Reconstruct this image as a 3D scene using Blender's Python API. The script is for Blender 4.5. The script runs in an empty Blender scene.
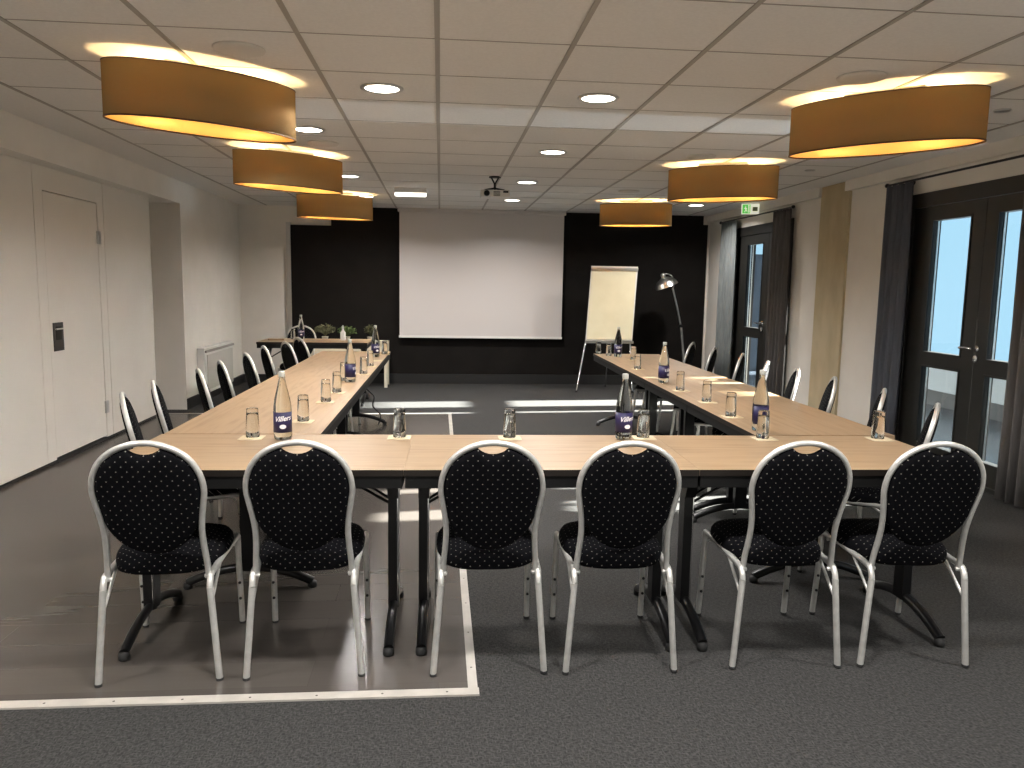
import bpy, bmesh, math, random
from mathutils import Vector, Matrix
random.seed(7)
S = bpy.context.scene
COL = S.collection
PI = math.pi
def R(d): return math.radians(d)

# ------------------------------------------------------------------ camera
cam_d = bpy.data.cameras.new('camera'); cam = bpy.data.objects.new('camera', cam_d); COL.objects.link(cam)
_y, _p, _r = .093, .1245, .0167
_f = Vector((math.sin(_y)*math.cos(_p), math.cos(_y)*math.cos(_p), -math.sin(_p)))
_x = Vector((math.cos(_y), -math.sin(_y), 0)); _u = _x.cross(_f)
_X = _x*math.cos(_r) + _u*math.sin(_r); _U = -_x*math.sin(_r) + _u*math.cos(_r)
cam.matrix_world = Matrix(((_X.x, _U.x, -_f.x, 0), (_X.y, _U.y, -_f.y, 0), (_X.z, _U.z, -_f.z, 1.42), (0, 0, 0, 1)))
cam_d.sensor_width = 36; cam_d.lens = 779.6/1024*36; cam_d.clip_start = .05
S.camera = cam
# ------------------------------------------------------------------ world, sun, exposure
W = bpy.data.worlds.new('world'); S.world = W; W.use_nodes = True
bg = W.node_tree.nodes['Background']; bg.inputs[0].default_value = (.50, .80, 1.0, 1); bg.inputs[1].default_value = .74
S.view_settings.view_transform = 'Standard'; S.view_settings.look = 'None'
S.view_settings.gamma = 1; S.view_settings.use_curve_mapping = False
S.view_settings.exposure = 0.50
def lamp_obj(name, kind, loc, energy, color=(1, 1, 1), aim=None, **kw):
    d = bpy.data.lights.new(name, kind); d.energy = energy; d.color = color
    for k, v in kw.items(): setattr(d, k, v)
    o = bpy.data.objects.new(name, d); COL.objects.link(o); o.location = loc
    if aim: o.rotation_euler = Vector(aim).to_track_quat('-Z', 'Y').to_euler()
    return o
lamp_obj('sun', 'SUN', (9, 6, 4), 150, (1, .93, .84), aim=(-1, -.085, -.262), angle=R(.9))
DOWN_E = 22.0      # watts of each recessed downlight
SHADE_E = 11.0     # watts of each bulb inside a drum shade

# ------------------------------------------------------------------ materials
def mat(name, color=(.5, .5, .5), rough=.5, metal=0, **kw):
    m = bpy.data.materials.new(name); m.use_nodes = True
    b = m.node_tree.nodes['Principled BSDF']
    b.inputs['Base Color'].default_value = (*color, 1); b.inputs['Roughness'].default_value = rough
    b.inputs['Metallic'].default_value = metal
    for k, v in kw.items():
        b.inputs[k].default_value = v
    return m
def nd(m, t, **kw):
    n = m.node_tree.nodes.new(t)
    for k, v in kw.items(): setattr(n, k, v)
    return n
def ln(m, a, b): m.node_tree.links.new(a, b)
def B(m): return m.node_tree.nodes['Principled BSDF']
def noisy(name, c1, c2, scale=(1, 1, 1), nscale=8, rough=.5, detail=4, bump=0, bscale=None, lo=.35, hi=.65, **kw):
    m = mat(name, c1, rough, **kw)
    tc = nd(m, 'ShaderNodeTexCoord'); mp = nd(m, 'ShaderNodeMapping'); mp.inputs['Scale'].default_value = scale
    n = nd(m, 'ShaderNodeTexNoise'); n.inputs['Scale'].default_value = nscale; n.inputs['Detail'].default_value = detail
    r = nd(m, 'ShaderNodeValToRGB'); r.color_ramp.elements[0].position = lo; r.color_ramp.elements[1].position = hi
    r.color_ramp.elements[0].color = (*c1, 1); r.color_ramp.elements[1].color = (*c2, 1)
    ln(m, tc.outputs['Object'], mp.inputs[0]); ln(m, mp.outputs[0], n.inputs['Vector']); ln(m, n.outputs[0], r.inputs[0])
    ln(m, r.outputs[0], B(m).inputs['Base Color'])
    if bump:
        bn = nd(m, 'ShaderNodeTexNoise'); bn.inputs['Scale'].default_value = bscale or nscale*4
        bp = nd(m, 'ShaderNodeBump'); bp.inputs['Strength'].default_value = bump; bp.inputs['Distance'].default_value = .002
        ln(m, tc.outputs['Object'], bn.inputs['Vector']); ln(m, bn.outputs[0], bp.inputs['Height']); ln(m, bp.outputs[0], B(m).inputs['Normal'])
    return m
M = {}
M['wall'] = noisy('white_wall_paint', (.76, .72, .66), (.80, .76, .70), nscale=3, rough=.75, bump=.15, bscale=180)
M['partition'] = noisy('partition_laminate', (.75, .71, .645), (.78, .74, .675), nscale=2, rough=.42)
M['ceiling'] = noisy('ceiling_tile', (.76, .74, .71), (.80, .78, .75), nscale=60, rough=.8, bump=.2, bscale=300)
M['tbar'] = mat('ceiling_runner', (.36, .33, .29), .45)
M['tline'] = mat('ceiling_joint', (.34, .31, .28), .6)
M['dark_wall'] = noisy('dark_brown_paint', (.0062, .0048, .0040), (.0085, .0068, .0058), nscale=4, rough=.85, **{'Specular IOR Level': .2})
M['skirting'] = mat('black_skirting', (.012, .012, .012), .5)
M['screen'] = mat('screen_cloth', (.62, .58, .56), .9)
M['white'] = mat('white_plastic', (.75, .73, .69), .4)
M['cream'] = mat('cream_paint', (.72, .66, .52), .45)
M['paper'] = noisy('paper', (.78, .70, .48), (.82, .74, .52), nscale=5, rough=.85)
M['coaster'] = mat('coaster_card', (.60, .52, .36), .8)
M['cap'] = mat('pale_bottle_cap', (.50, .51, .47), .35)
M['alu'] = noisy('brushed_aluminium_tube', (.60, .59, .56), (.68, .67, .64), nscale=40, rough=.33, metal=.55)
M['chrome'] = mat('chrome', (.75, .75, .75), .12, 1)
M['steel'] = mat('satin_steel', (.6, .59, .57), .28, 1)
M['black_steel'] = mat('black_steel', (.004, .004, .0045), .3, **{'Specular IOR Level': .35})
M['black_rail'] = mat('black_rail', (.004, .004, .004), .6, **{'Specular IOR Level': .25})
M['black_frame'] = noisy('black_door_frame', (.013, .0125, .011), (.017, .016, .014), nscale=8, rough=.38)
M['rubber'] = mat('rubber', (.01, .01, .01), .7)
M['pot'] = mat('white_pot', (.6, .56, .5), .5)
M['leaf'] = noisy('leaf', (.035, .075, .012), (.10, .15, .03), nscale=30, rough=.6)
M['leaf_dry'] = noisy('grey_green_leaf', (.05, .06, .025), (.13, .125, .06), nscale=30, rough=.7)
M['terrace'] = noisy('terrace_tile', (.045, .06, .08), (.06, .075, .095), nscale=3, rough=.2)
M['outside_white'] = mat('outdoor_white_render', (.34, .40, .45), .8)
M['outside_dark'] = mat('outdoor_dark_plinth', (.05, .06, .07), .6)
M['slate'] = mat('slate_blue_cladding', (.05, .07, .10), .7)
M['concrete'] = noisy('raw_concrete_column', (.46, .38, .24), (.56, .47, .31), scale=(1, 1, .5), nscale=5, rough=.85, bump=.3, bscale=40)
M['label_blue'] = mat('navy_label', (.014, .010, .065), .45)
M['label_white'] = mat('label_print', (.85, .82, .85), .5)
M['exit_green'] = mat('exit_green', (.10, .42, .08), .4, **{'Emission Color': (.10, .5, .08, 1), 'Emission Strength': .6})
M['exit_white'] = mat('exit_white', (.8, .8, .72), .4, **{'Emission Color': (.9, .9, .7, 1), 'Emission Strength': .45})
M['strip'] = noisy('pale_edge_strip', (.38, .355, .32), (.46, .43, .385), nscale=12, rough=.42)
M['screw'] = mat('dark_screw', (.08, .07, .06), .4, .5)

def wood(name, c1, c2, c3, rough=.38):
    m = mat(name, c1, rough)
    tc = nd(m, 'ShaderNodeTexCoord'); mp = nd(m, 'ShaderNodeMapping'); mp.inputs['Scale'].default_value = (1.3, 17, 3)
    n = nd(m, 'ShaderNodeTexNoise'); n.inputs['Scale'].default_value = 2.2; n.inputs['Detail'].default_value = 5; n.inputs['Distortion'].default_value = .6
    r = nd(m, 'ShaderNodeValToRGB'); e = r.color_ramp.elements
    e[0].position = .30; e[0].color = (*c3, 1); e[1].position = .70; e[1].color = (*c1, 1); k = e.new(.47); k.color = (*c2, 1)
    ln(m, tc.outputs['Object'], mp.inputs[0]); ln(m, mp.outputs[0], n.inputs['Vector']); ln(m, n.outputs[0], r.inputs[0])
    ln(m, r.outputs[0], B(m).inputs['Base Color'])
    return m
M['wood'] = wood('light_oak_laminate', (.335, .232, .140), (.30, .205, .120), (.235, .155, .086))
M['edge'] = mat('dark_table_edge', (.012, .009, .007), .5, **{'Specular IOR Level': .3})
M['wood_dark'] = wood('brown_laminate', (.34, .235, .14), (.28, .19, .11), (.2, .13, .07))

def emission(name, color, strength):
    m = bpy.data.materials.new(name); m.use_nodes = True; t = m.node_tree; t.nodes.clear()
    e = t.nodes.new('ShaderNodeEmission'); e.inputs[0].default_value = (*color, 1); e.inputs[1].default_value = strength
    o = t.nodes.new('ShaderNodeOutputMaterial'); t.links.new(e.outputs[0], o.inputs[0]); return m
M['led'] = emission('downlight_led', (1, .93, .80), 9)
M['emergency'] = emission('emergency_diffuser', (1, .93, .82), 2.2)

def glass(name, color=(1, 1, 1), ior=1.45, rough=0):
    m = mat(name, color, rough); B(m).inputs['Transmission Weight'].default_value = 1; B(m).inputs['IOR'].default_value = ior; return m
M['glass'] = glass('clear_glass', (.99, 1, .99), 1.36)
M['bottle'] = glass('bottle_glass_and_water', (.95, .985, .95), 1.33)
def pane(name):
    m = bpy.data.materials.new(name); m.use_nodes = True; t = m.node_tree; t.nodes.clear()
    tr = t.nodes.new('ShaderNodeBsdfTransparent'); tr.inputs[0].default_value = (.93, .97, .98, 1)
    g = t.nodes.new('ShaderNodeBsdfGlossy'); g.inputs['Roughness'].default_value = .01
    fr = t.nodes.new('ShaderNodeFresnel'); fr.inputs[0].default_value = 1.3
    mx = t.nodes.new('ShaderNodeMixShader'); o = t.nodes.new('ShaderNodeOutputMaterial')
    ge = t.nodes.new('ShaderNodeNewGeometry'); iv = t.nodes.new('ShaderNodeMath'); iv.operation = 'SUBTRACT'; iv.inputs[0].default_value = 1
    mu = t.nodes.new('ShaderNodeMath'); mu.operation = 'MULTIPLY'
    t.links.new(ge.outputs['Backfacing'], iv.inputs[1]); t.links.new(fr.outputs[0], mu.inputs[0]); t.links.new(iv.outputs[0], mu.inputs[1])
    t.links.new(mu.outputs[0], mx.inputs[0]); t.links.new(tr.outputs[0], mx.inputs[1]); t.links.new(g.outputs[0], mx.inputs[2]); t.links.new(mx.outputs[0], o.inputs[0])
    return m
M['pane'] = pane('window_glass')
def shade(name, color, trans, mix):
    m = bpy.data.materials.new(name); m.use_nodes = True; t = m.node_tree; t.nodes.clear()
    d = t.nodes.new('ShaderNodeBsdfDiffuse'); d.inputs[0].default_value = (*color, 1)
    tr = t.nodes.new('ShaderNodeBsdfTranslucent'); tr.inputs[0].default_value = (*trans, 1)
    mx = t.nodes.new('ShaderNodeMixShader'); mx.inputs[0].default_value = mix
    o = t.nodes.new('ShaderNodeOutputMaterial')
    t.links.new(d.outputs[0], mx.inputs[1]); t.links.new(tr.outputs[0], mx.inputs[2]); t.links.new(mx.outputs[0], o.inputs[0])
    return m
M['shade'] = shade('ochre_fabric_shade', (.36, .25, .12), (.38, .25, .10), .25)
M['lining'] = shade('gold_lining', (.85, .62, .28), (.6, .3, .08), .2)
M['diffuser'] = shade('amber_diffuser', (.9, .75, .5), (1, .80, .50), .85)
M['shade_rim'] = mat('dark_shade_rim', (.10, .05, .03), .6)

def fabric_dots():
    m = mat('black_dotted_fabric', (.004, .004, .005), .85); t = m.node_tree
    B(m).inputs['Specular IOR Level'].default_value = .04
    tc = nd(m, 'ShaderNodeTexCoord'); uv = tc.outputs['UV']
    outs = []
    for off in (0, .5):
        mp = nd(m, 'ShaderNodeMapping'); mp.inputs['Scale'].default_value = (1/.035, 1/.035, 1); mp.inputs['Location'].default_value = (off, off, 0)
        fr = nd(m, 'ShaderNodeVectorMath', operation='FRACTION'); sb = nd(m, 'ShaderNodeVectorMath', operation='SUBTRACT'); sb.inputs[1].default_value = (.5, .5, 0)
        le = nd(m, 'ShaderNodeVectorMath', operation='LENGTH'); lt = nd(m, 'ShaderNodeMath', operation='LESS_THAN'); lt.inputs[1].default_value = .056
        ln(m, uv, mp.inputs[0]); ln(m, mp.outputs[0], fr.inputs[0]); ln(m, fr.outputs[0], sb.inputs[0]); ln(m, sb.outputs[0], le.inputs[0]); ln(m, le.outputs['Value'], lt.inputs[0])
        outs.append(lt.outputs[0])
    mx = nd(m, 'ShaderNodeMath', operation='MAXIMUM'); ln(m, outs[0], mx.inputs[0]); ln(m, outs[1], mx.inputs[1])
    c = nd(m, 'ShaderNodeMixRGB'); c.inputs[1].default_value = (.004, .004, .005, 1); c.inputs[2].default_value = (.23, .215, .195, 1)
    ln(m, mx.outputs[0], c.inputs[0]); ln(m, c.outputs[0], B(m).inputs['Base Color'])
    return m
M['dots'] = fabric_dots()

def parquet():
    m = mat('dark_parquet', (.08, .07, .06), .24); tc = nd(m, 'ShaderNodeTexCoord')
    br = nd(m, 'ShaderNodeTexBrick'); br.inputs['Scale'].default_value = 1; br.inputs['Brick Width'].default_value = 1.25; br.inputs['Row Height'].default_value = .19
    br.inputs['Mortar Size'].default_value = .001; br.inputs['Color1'].default_value = (.068, .059, .053, 1); br.inputs['Color2'].default_value = (.078, .069, .061, 1)
    br.inputs['Mortar'].default_value = (.060, .051, .045, 1); br.offset = .37
    mp = nd(m, 'ShaderNodeMapping'); mp.inputs['Scale'].default_value = (1.5, 22, 1)
    n = nd(m, 'ShaderNodeTexNoise'); n.inputs['Scale'].default_value = 2; n.inputs['Detail'].default_value = 4
    mx = nd(m, 'ShaderNodeMixRGB', blend_type='MULTIPLY'); mx.inputs[0].default_value = .12
    ln(m, tc.outputs['Object'], br.inputs['Vector']); ln(m, tc.outputs['Object'], mp.inputs[0]); ln(m, mp.outputs[0], n.inputs['Vector'])
    ln(m, br.outputs['Color'], mx.inputs[1]); ln(m, n.outputs[0], mx.inputs[2]); ln(m, mx.outputs[0], B(m).inputs['Base Color'])
    return m
M['parquet'] = parquet()
def carpet():
    m = mat('grey_woven_carpet', (.06, .057, .053), .95); tc = nd(m, 'ShaderNodeTexCoord'); B(m).inputs['Specular IOR Level'].default_value = .2
    mp = nd(m, 'ShaderNodeMapping'); mp.inputs['Rotation'].default_value = (0, 0, .5); mp.inputs['Scale'].default_value = (170, 55, 1)
    n = nd(m, 'ShaderNodeTexNoise'); n.inputs['Scale'].default_value = 1; n.inputs['Detail'].default_value = 3
    mp2 = nd(m, 'ShaderNodeMapping'); mp2.inputs['Rotation'].default_value = (0, 0, .38); mp2.inputs['Scale'].default_value = (60, 170, 1)
    n2 = nd(m, 'ShaderNodeTexNoise'); n2.inputs['Scale'].default_value = 1; n2.inputs['Detail'].default_value = 3
    ad = nd(m, 'ShaderNodeMath', operation='MAXIMUM')
    r = nd(m, 'ShaderNodeValToRGB'); r.color_ramp.elements[0].position = .42; r.color_ramp.elements[1].position = .74
    r.color_ramp.elements[0].color = (.018, .0178, .0175, 1); r.color_ramp.elements[1].color = (.064, .062, .060, 1)
    ln(m, tc.outputs['Object'], mp.inputs[0]); ln(m, tc.outputs['Object'], mp2.inputs[0]); ln(m, mp.outputs[0], n.inputs['Vector']); ln(m, mp2.outputs[0], n2.inputs['Vector'])
    ln(m, n.outputs[0], ad.inputs[0]); ln(m, n2.outputs[0], ad.inputs[1]); ln(m, ad.outputs[0], r.inputs[0]); ln(m, r.outputs[0], B(m).inputs['Base Color'])
    bp = nd(m, 'ShaderNodeBump'); bp.inputs['Strength'].default_value = .5; bp.inputs['Distance'].default_value = .004; ln(m, ad.outputs[0], bp.inputs['Height']); ln(m, bp.outputs[0], B(m).inputs['Normal'])
    return m
M['carpet'] = carpet()
M['curtain_blue'] = noisy('slate_blue_curtain', (.060, .065, .082), (.080, .085, .105), scale=(1, 1, .1), nscale=60, rough=.85)
M['curtain_grey'] = noisy('taupe_grey_curtain', (.088, .080, .078), (.112, .103, .10), scale=(1, 1, .1), nscale=60, rough=.85)
M['curtain_light'] = noisy('blue_grey_curtain', (.13, .145, .145), (.17, .185, .185), scale=(1, 1, .1), nscale=60, rough=.85)

# ------------------------------------------------------------------ mesh builder
class MB:
    def __init__(s): s.v = []; s.f = []; s.sm = []; s.mi = []
    def add(s, vs, fs, smooth=False, mi=0):
        b = len(s.v); s.v += [tuple(v) for v in vs]; s.f += [tuple(b+i for i in f) for f in fs]; s.sm += [smooth]*len(fs); s.mi += [mi]*len(fs); return s
    def box(s, x0, x1, y0, y1, z0, z1, T=None, mi=0):
        vs = [Vector((x, y, z)) for x in (x0, x1) for y in (y0, y1) for z in (z0, z1)]
        if T: vs = [T @ v for v in vs]
        return s.add(vs, [(0, 1, 3, 2), (4, 6, 7, 5), (0, 4, 5, 1), (2, 3, 7, 6), (0, 2, 6, 4), (1, 5, 7, 3)], mi=mi)
    def rbox(s, x0, x1, y0, y1, z0, z1, r=.01, n=3):      # box with corners rounded in plan
        pts = []
        for cx, cy, a0 in ((x1-r, y1-r, 0), (x0+r, y1-r, 90), (x0+r, y0+r, 180), (x1-r, y0+r, 270)):
            for k in range(n+1):
                a = R(a0+90*k/n); pts.append((cx+r*math.cos(a), cy+r*math.sin(a)))
        return s.prism(pts, z0, z1)
    def prism(s, pts, z0, z1, mi=0, smooth=False):
        n = len(pts); vs = [(x, y, z0) for x, y in pts]+[(x, y, z1) for x, y in pts]
        s.add(vs, [(i, (i+1) % n, n+(i+1) % n, n+i) for i in range(n)], smooth, mi)
        s.add(vs, [tuple(reversed(range(n))), tuple(range(n, 2*n))], False, mi); return s
    def plate(s, pts, a0, a1, axis='y'):                  # outline in (u, z), thickness along an axis
        n = len(pts)
        mk = (lambda u, z, a: (u, a, z)) if axis == 'y' else (lambda u, z, a: (a, u, z))
        vs = [mk(u, z, a0) for u, z in pts]+[mk(u, z, a1) for u, z in pts]
        return s.add(vs, [(i, (i+1) % n, n+(i+1) % n, n+i) for i in range(n)]+[tuple(reversed(range(n))), tuple(range(n, 2*n))])
    def tube(s, path, r, seg=10, flat=1.0, up=None, closed=False, smooth=True):
        P = [Vector(p) for p in path]; n = len(P); rr = r if isinstance(r, (list, tuple)) else [r]*n
        rings = []; N = None
        for i, p in enumerate(P):
            a = P[i-1] if (i or closed) else p; b = P[(i+1) % n] if (i < n-1 or closed) else p
            t = (b-a).normalized()
            if up is not None: N = (Vector(up)-t*Vector(up).dot(t)).normalized()
            elif N is None:
                N = t.orthogonal().normalized()
            else:
                N = (N-t*N.dot(t)); N = N.normalized() if N.length > 1e-6 else t.orthogonal().normalized()
            Bn = t.cross(N)
            rings.append([p+(N*math.cos(2*PI*k/seg)*rr[i]+Bn*math.sin(2*PI*k/seg)*rr[i]*flat) for k in range(seg)])
        vs = [v for ring in rings for v in ring]; fs = []
        m = n if closed else n-1
        for i in range(m):
            j = (i+1) % n
            for k in range(seg): fs.append((i*seg+k, i*seg+(k+1) % seg, j*seg+(k+1) % seg, j*seg+k))
        s.add(vs, fs, smooth)
        if not closed: s.add(vs, [tuple(reversed(range(seg))), tuple(range((n-1)*seg, n*seg))])
        return s
    def lathe(s, prof, seg=24, cx=0, cy=0, smooth=True, mi=0):
        vs = []; idx = []
        for r, z in prof:
            if r < 1e-6: idx.append([len(vs)]*seg); vs.append((cx, cy, z))
            else:
                idx.append(list(range(len(vs), len(vs)+seg))); vs += [(cx+r*math.cos(2*PI*k/seg), cy+r*math.sin(2*PI*k/seg), z) for k in range(seg)]
        fs = []
        for i in range(len(prof)-1):
            for k in range(seg):
                q = [idx[i][k], idx[i][(k+1) % seg], idx[i+1][(k+1) % seg], idx[i+1][k]]
                u = []
                for a in q:
                    if a not in u: u.append(a)
                if len(u) > 2: fs.append(tuple(u))
        return s.add(vs, fs, smooth, mi)
    def build(s, name, m, parent=None, loc=None, bevel=0, uv=None):
        me = bpy.data.meshes.new(name); me.from_pydata(s.v, [], s.f); me.update()
        me.polygons.foreach_set('use_smooth', s.sm); me.polygons.foreach_set('material_index', s.mi)
        for x in (m if isinstance(m, (list, tuple)) else [m]): me.materials.append(x)
        if uv:
            L = me.uv_layers.new(name='uv')
            for lp in me.loops: L.data[lp.index].uv = uv(me.vertices[lp.vertex_index].co)
        bm = bmesh.new(); bm.from_mesh(me); bmesh.ops.recalc_face_normals(bm, faces=bm.faces)
        if bevel: bmesh.ops.bevel(bm, geom=list(bm.edges), offset=bevel, segments=2, affect='EDGES', profile=.6)
        bm.to_mesh(me); bm.free()
        o = bpy.data.objects.new(name, me); COL.objects.link(o)
        if parent: o.parent = parent
        if loc: o.location = loc
        return o
def bx(name, m, x0, x1, y0, y1, z0, z1, parent=None, bevel=0): return MB().box(x0, x1, y0, y1, z0, z1).build(name, m, parent, bevel=bevel)
def empty(name, loc=(0, 0, 0), rz=0):
    o = bpy.data.objects.new(name, None); COL.objects.link(o); o.location = loc; o.rotation_euler = (0, 0, rz); o.empty_display_size = .1; return o
def tag(o, label, cat, group=None, kind=None):
    o['label'] = label; o['category'] = cat
    if group: o['group'] = group
    if kind: o['kind'] = kind
    return o
def st(o, label=None, cat=None):
    o['kind'] = 'structure'
    if label: o['label'] = label
    if cat: o['category'] = cat
    return o
def clone(root):
    r = root.copy(); COL.objects.link(r)
    for ch in list(root.children):
        c = ch.copy(); COL.objects.link(c); c.parent = r
        for g in list(ch.children):
            d = g.copy(); COL.objects.link(d); d.parent = c
    return r
ORD = ['nearest', 'second', 'third', 'fourth', 'fifth', 'sixth', 'seventh', 'farthest']
def smooth_path(pts, n=6):                                # Catmull-Rom
    P = [Vector(p) for p in pts]; out = []
    for i in range(len(P)-1):
        a = P[max(i-1, 0)]; b = P[i]; c = P[i+1]; d = P[min(i+2, len(P)-1)]
        for k in range(n):
            t = k/n
            out.append(.5*((2*b)+(c-a)*t+(2*a-5*b+4*c-d)*t*t+(3*b-a-3*c+d)*t**3))
    return out+[P[-1]]

# ================================================================== THE ROOM
CH = 2.488; XL = -2.80; XR = 3.95; YB = 11.35; YF = -2.6
st(bx('floor', M['carpet'], -3.4, 4.25, YF-.2, YB+.3, -.12, 0), 'grey woven carpet floor of the meeting room', 'floor')
st(bx('floor_parquet', M['parquet'], -3.12, .118, 2.60, 8.55, -.02, .003), 'dark glossy parquet area under the left tables', 'floor')
def strip(name, x0, y0, x1, y1, w, label, n):
    mb = MB(); d = Vector((x1-x0, y1-y0, 0)); L = d.length; d.normalize(); nn = Vector((-d.y, d.x, 0))
    T = Matrix(((d.x, nn.x, 0, x0), (d.y, nn.y, 0, y0), (0, 0, 1, 0), (0, 0, 0, 1)))
    mb.box(0, L, -w/2, w/2, 0, .007, T)
    o = mb.build(name, M['strip'])
    sc = MB()
    for k in range(n):
        p = T @ Vector(((k+.5)*L/n, 0, 0)); sc.lathe([(0, .0078), (.0035, .0078), (.005, .0066)], 8, p.x, p.y)
    sc.build('screw_heads', M['screw'], o)
    return st(o, label, 'floor strip')
strip('trim_1', -3.0, 2.600, .143, 2.585, .046, 'pale edging strip between the parquet and the front carpet', 14)
strip('trim_2', .122, 2.608, .112, 8.57, .034, 'pale edging strip along the right side of the parquet', 20)
strip('trim_3', .128, 8.57, -2.9, 8.57, .03, 'pale edging strip at the far end of the parquet', 10)

# ceiling slab and its tile grid
st(bx('ceiling', M['ceiling'], -3.4, 4.3, YF-.2, YB+.3, CH, CH+.15), 'white tiled suspended ceiling', 'ceiling')
g = MB(); g2 = MB()
for k in range(-4, 7):
    x = -.019+.6*k
    g.box(x-.0115, x+.0115, YF, YB, CH-.004, CH+.002); 
for j in range(-9, 15):
    y = 2.982+.6*j
    g2.box(-2.43, 3.59, y-.004, y+.004, CH-.0015, CH+.002)
st(g.build('trim_4', M['tbar']), 'long grey metal runners between the ceiling tiles', 'ceiling grid')
st(g2.build('trim_5', M['tline']), 'thin cross joints between the ceiling tiles', 'ceiling grid')

# left wall: header over the folding partition, plain piece beyond it
wl = MB(); wl.box(-3.3, XL, YF, 8.87, 2.25, CH); wl.box(-3.3, XL, 8.87, YB+.2, 0, CH); wl.box(-3.3, XL, YF, -.5, 0, 2.25)
st(wl.build('wall_left', M['wall']), 'white left wall with the header above the folding partition', 'wall')
st(bx('wall_left_recess', M['wall'], -3.35, -3.16, -.5, 8.87, 0, 2.25), 'back of the recess behind the folding partition', 'wall')
pt = MB()
pt.box(-3.02, -2.95, -.5, 3.1, .03, 2.25); pt.box(-3.02, -2.95, 3.106, 6.075, .03, 2.25)
pt.box(-3.02, -2.95, 6.083, 6.215, .03, 2.25); pt.box(-3.02, -2.95, 7.145, 7.27, .03, 2.25); pt.box(-3.02, -2.95, 6.215, 7.145, 2.075, 2.25)
pt.box(-3.02, -2.95, 7.278, 8.38, .03, 2.25)
po = st(pt.build('wall_partition', M['partition']), 'cream movable partition panels along the left wall', 'partition')
MB().box(-3.04, -2.965, -.5, 8.38, 0, .03).build('bottom_seal', M['rubber'], po)
MB().box(-3.01, -2.975, 8.38, 8.405, .0, 2.25).build('end_seal', M['rubber'], po)
d1 = empty('door_1', (-2.95, 6.68, 0)); st(d1, 'cream flush door set into the movable partition', 'door')
bx('door_leaf', M['partition'], -.06, -.002, -.457, .457, .045, 2.066, d1)
hp = MB().box(-.002, .004, -.415, -.255, .865, 1.085).build('handle_plate', M['black_frame'], d1, bevel=.003)
MB().box(-.001, .007, -.38, -.29, .95, 1.055).build('flush_pull', M['rubber'], hp, bevel=.003)
MB().tube([(.012, -.39, 1.035), (.012, -.285, 1.035)], .006).build('pull_bar', M['steel'], hp)
for z in (1.78, .30):
    hg = MB().box(-.001, .012, .435, .50, z-.055, z+.055).build('hinge', M['steel'], d1, bevel=.004); hg['label'] = 'grey metal hinge'

st(bx('baseboard_left', M['skirting'], XL, XL+.015, 8.87, YB, 0, .12), 'black skirting at the foot of the left wall', 'skirting')
# back wall
st(bx('wall_back', M['wall'], -3.3, 4.3, YB, YB+.2, 0, CH), 'white back wall behind the dark panelling', 'wall')
pts = [(-2.09, 0), (3.90, 0), (3.90, 2.36), (3.83, 2.36), (3.83, CH), (-1.53, CH), (-1.53, 2.225), (-2.09, 2.225)]
st(MB().plate(pts, YB-.04, YB).build('wall_back_panel', M['dark_wall']), 'dark brown painted panel covering most of the back wall', 'wall')
st(bx('trim_6', M['steel'], -2.15, -2.09, YB-.055, YB, 0, 2.26), 'grey metal edge profile at the left of the dark wall', 'trim')
st(bx('baseboard_back', M['skirting'], -2.09, 3.90, YB-.055, YB-.04, 0, .14), 'black skirting along the dark back wall', 'skirting')
st(bx('baseboard_back.001', M['skirting'], XL, -2.15, YB-.015, YB, 0, .12), 'black skirting under the white corner of the back wall', 'skirting')
st(bx('wall_rear', M['wall'], -3.3, 4.3, YF-.2, YF, 0, CH), 'white wall behind the camera', 'wall')

# right wall with its door openings
OPEN = [(4.42, 6.38, 0, 2.235), (8.58, 10.30, 0, 2.235), (-.6, 1.9, 0, 2.235)]
wr = MB(); ys = YF
for a, b, z0, z1 in sorted(OPEN):
    wr.box(XR, XR+.25, ys, a, 0, CH); wr.box(XR, XR+.25, a, b, z1, CH); ys = b
wr.box(XR, XR+.25, ys, YB+.2, 0, CH)
st(wr.build('wall_right', M['wall']), 'white right wall with the terrace doors', 'wall')
bulk = MB(); bulk.box(3.895, XR+.01, YF, 7.40, 2.39, CH); bulk.box(3.895, XR+.01, 7.92, YB, 2.39, CH)
st(bulk.build('trim_7', M['wall']), 'white boxed band along the top of the right wall', 'trim')
cl = MB(); cl.box(3.925, XR+.01, 7.36, 7.93, 0, CH-.001)
st(cl.build('wall_column', M['concrete']), 'raw beige concrete column set in the right wall', 'column')
bb = MB()
for a, b in ((YF, -.6), (1.9, 4.42), (6.38, 7.36), (7.93, 8.58), (10.30, YB)): bb.box(XR-.014, XR, a, b, 0, .12)
st(bb.build('baseboard_right', M['skirting']), 'black skirting at the foot of the right wall', 'skirting')

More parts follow.
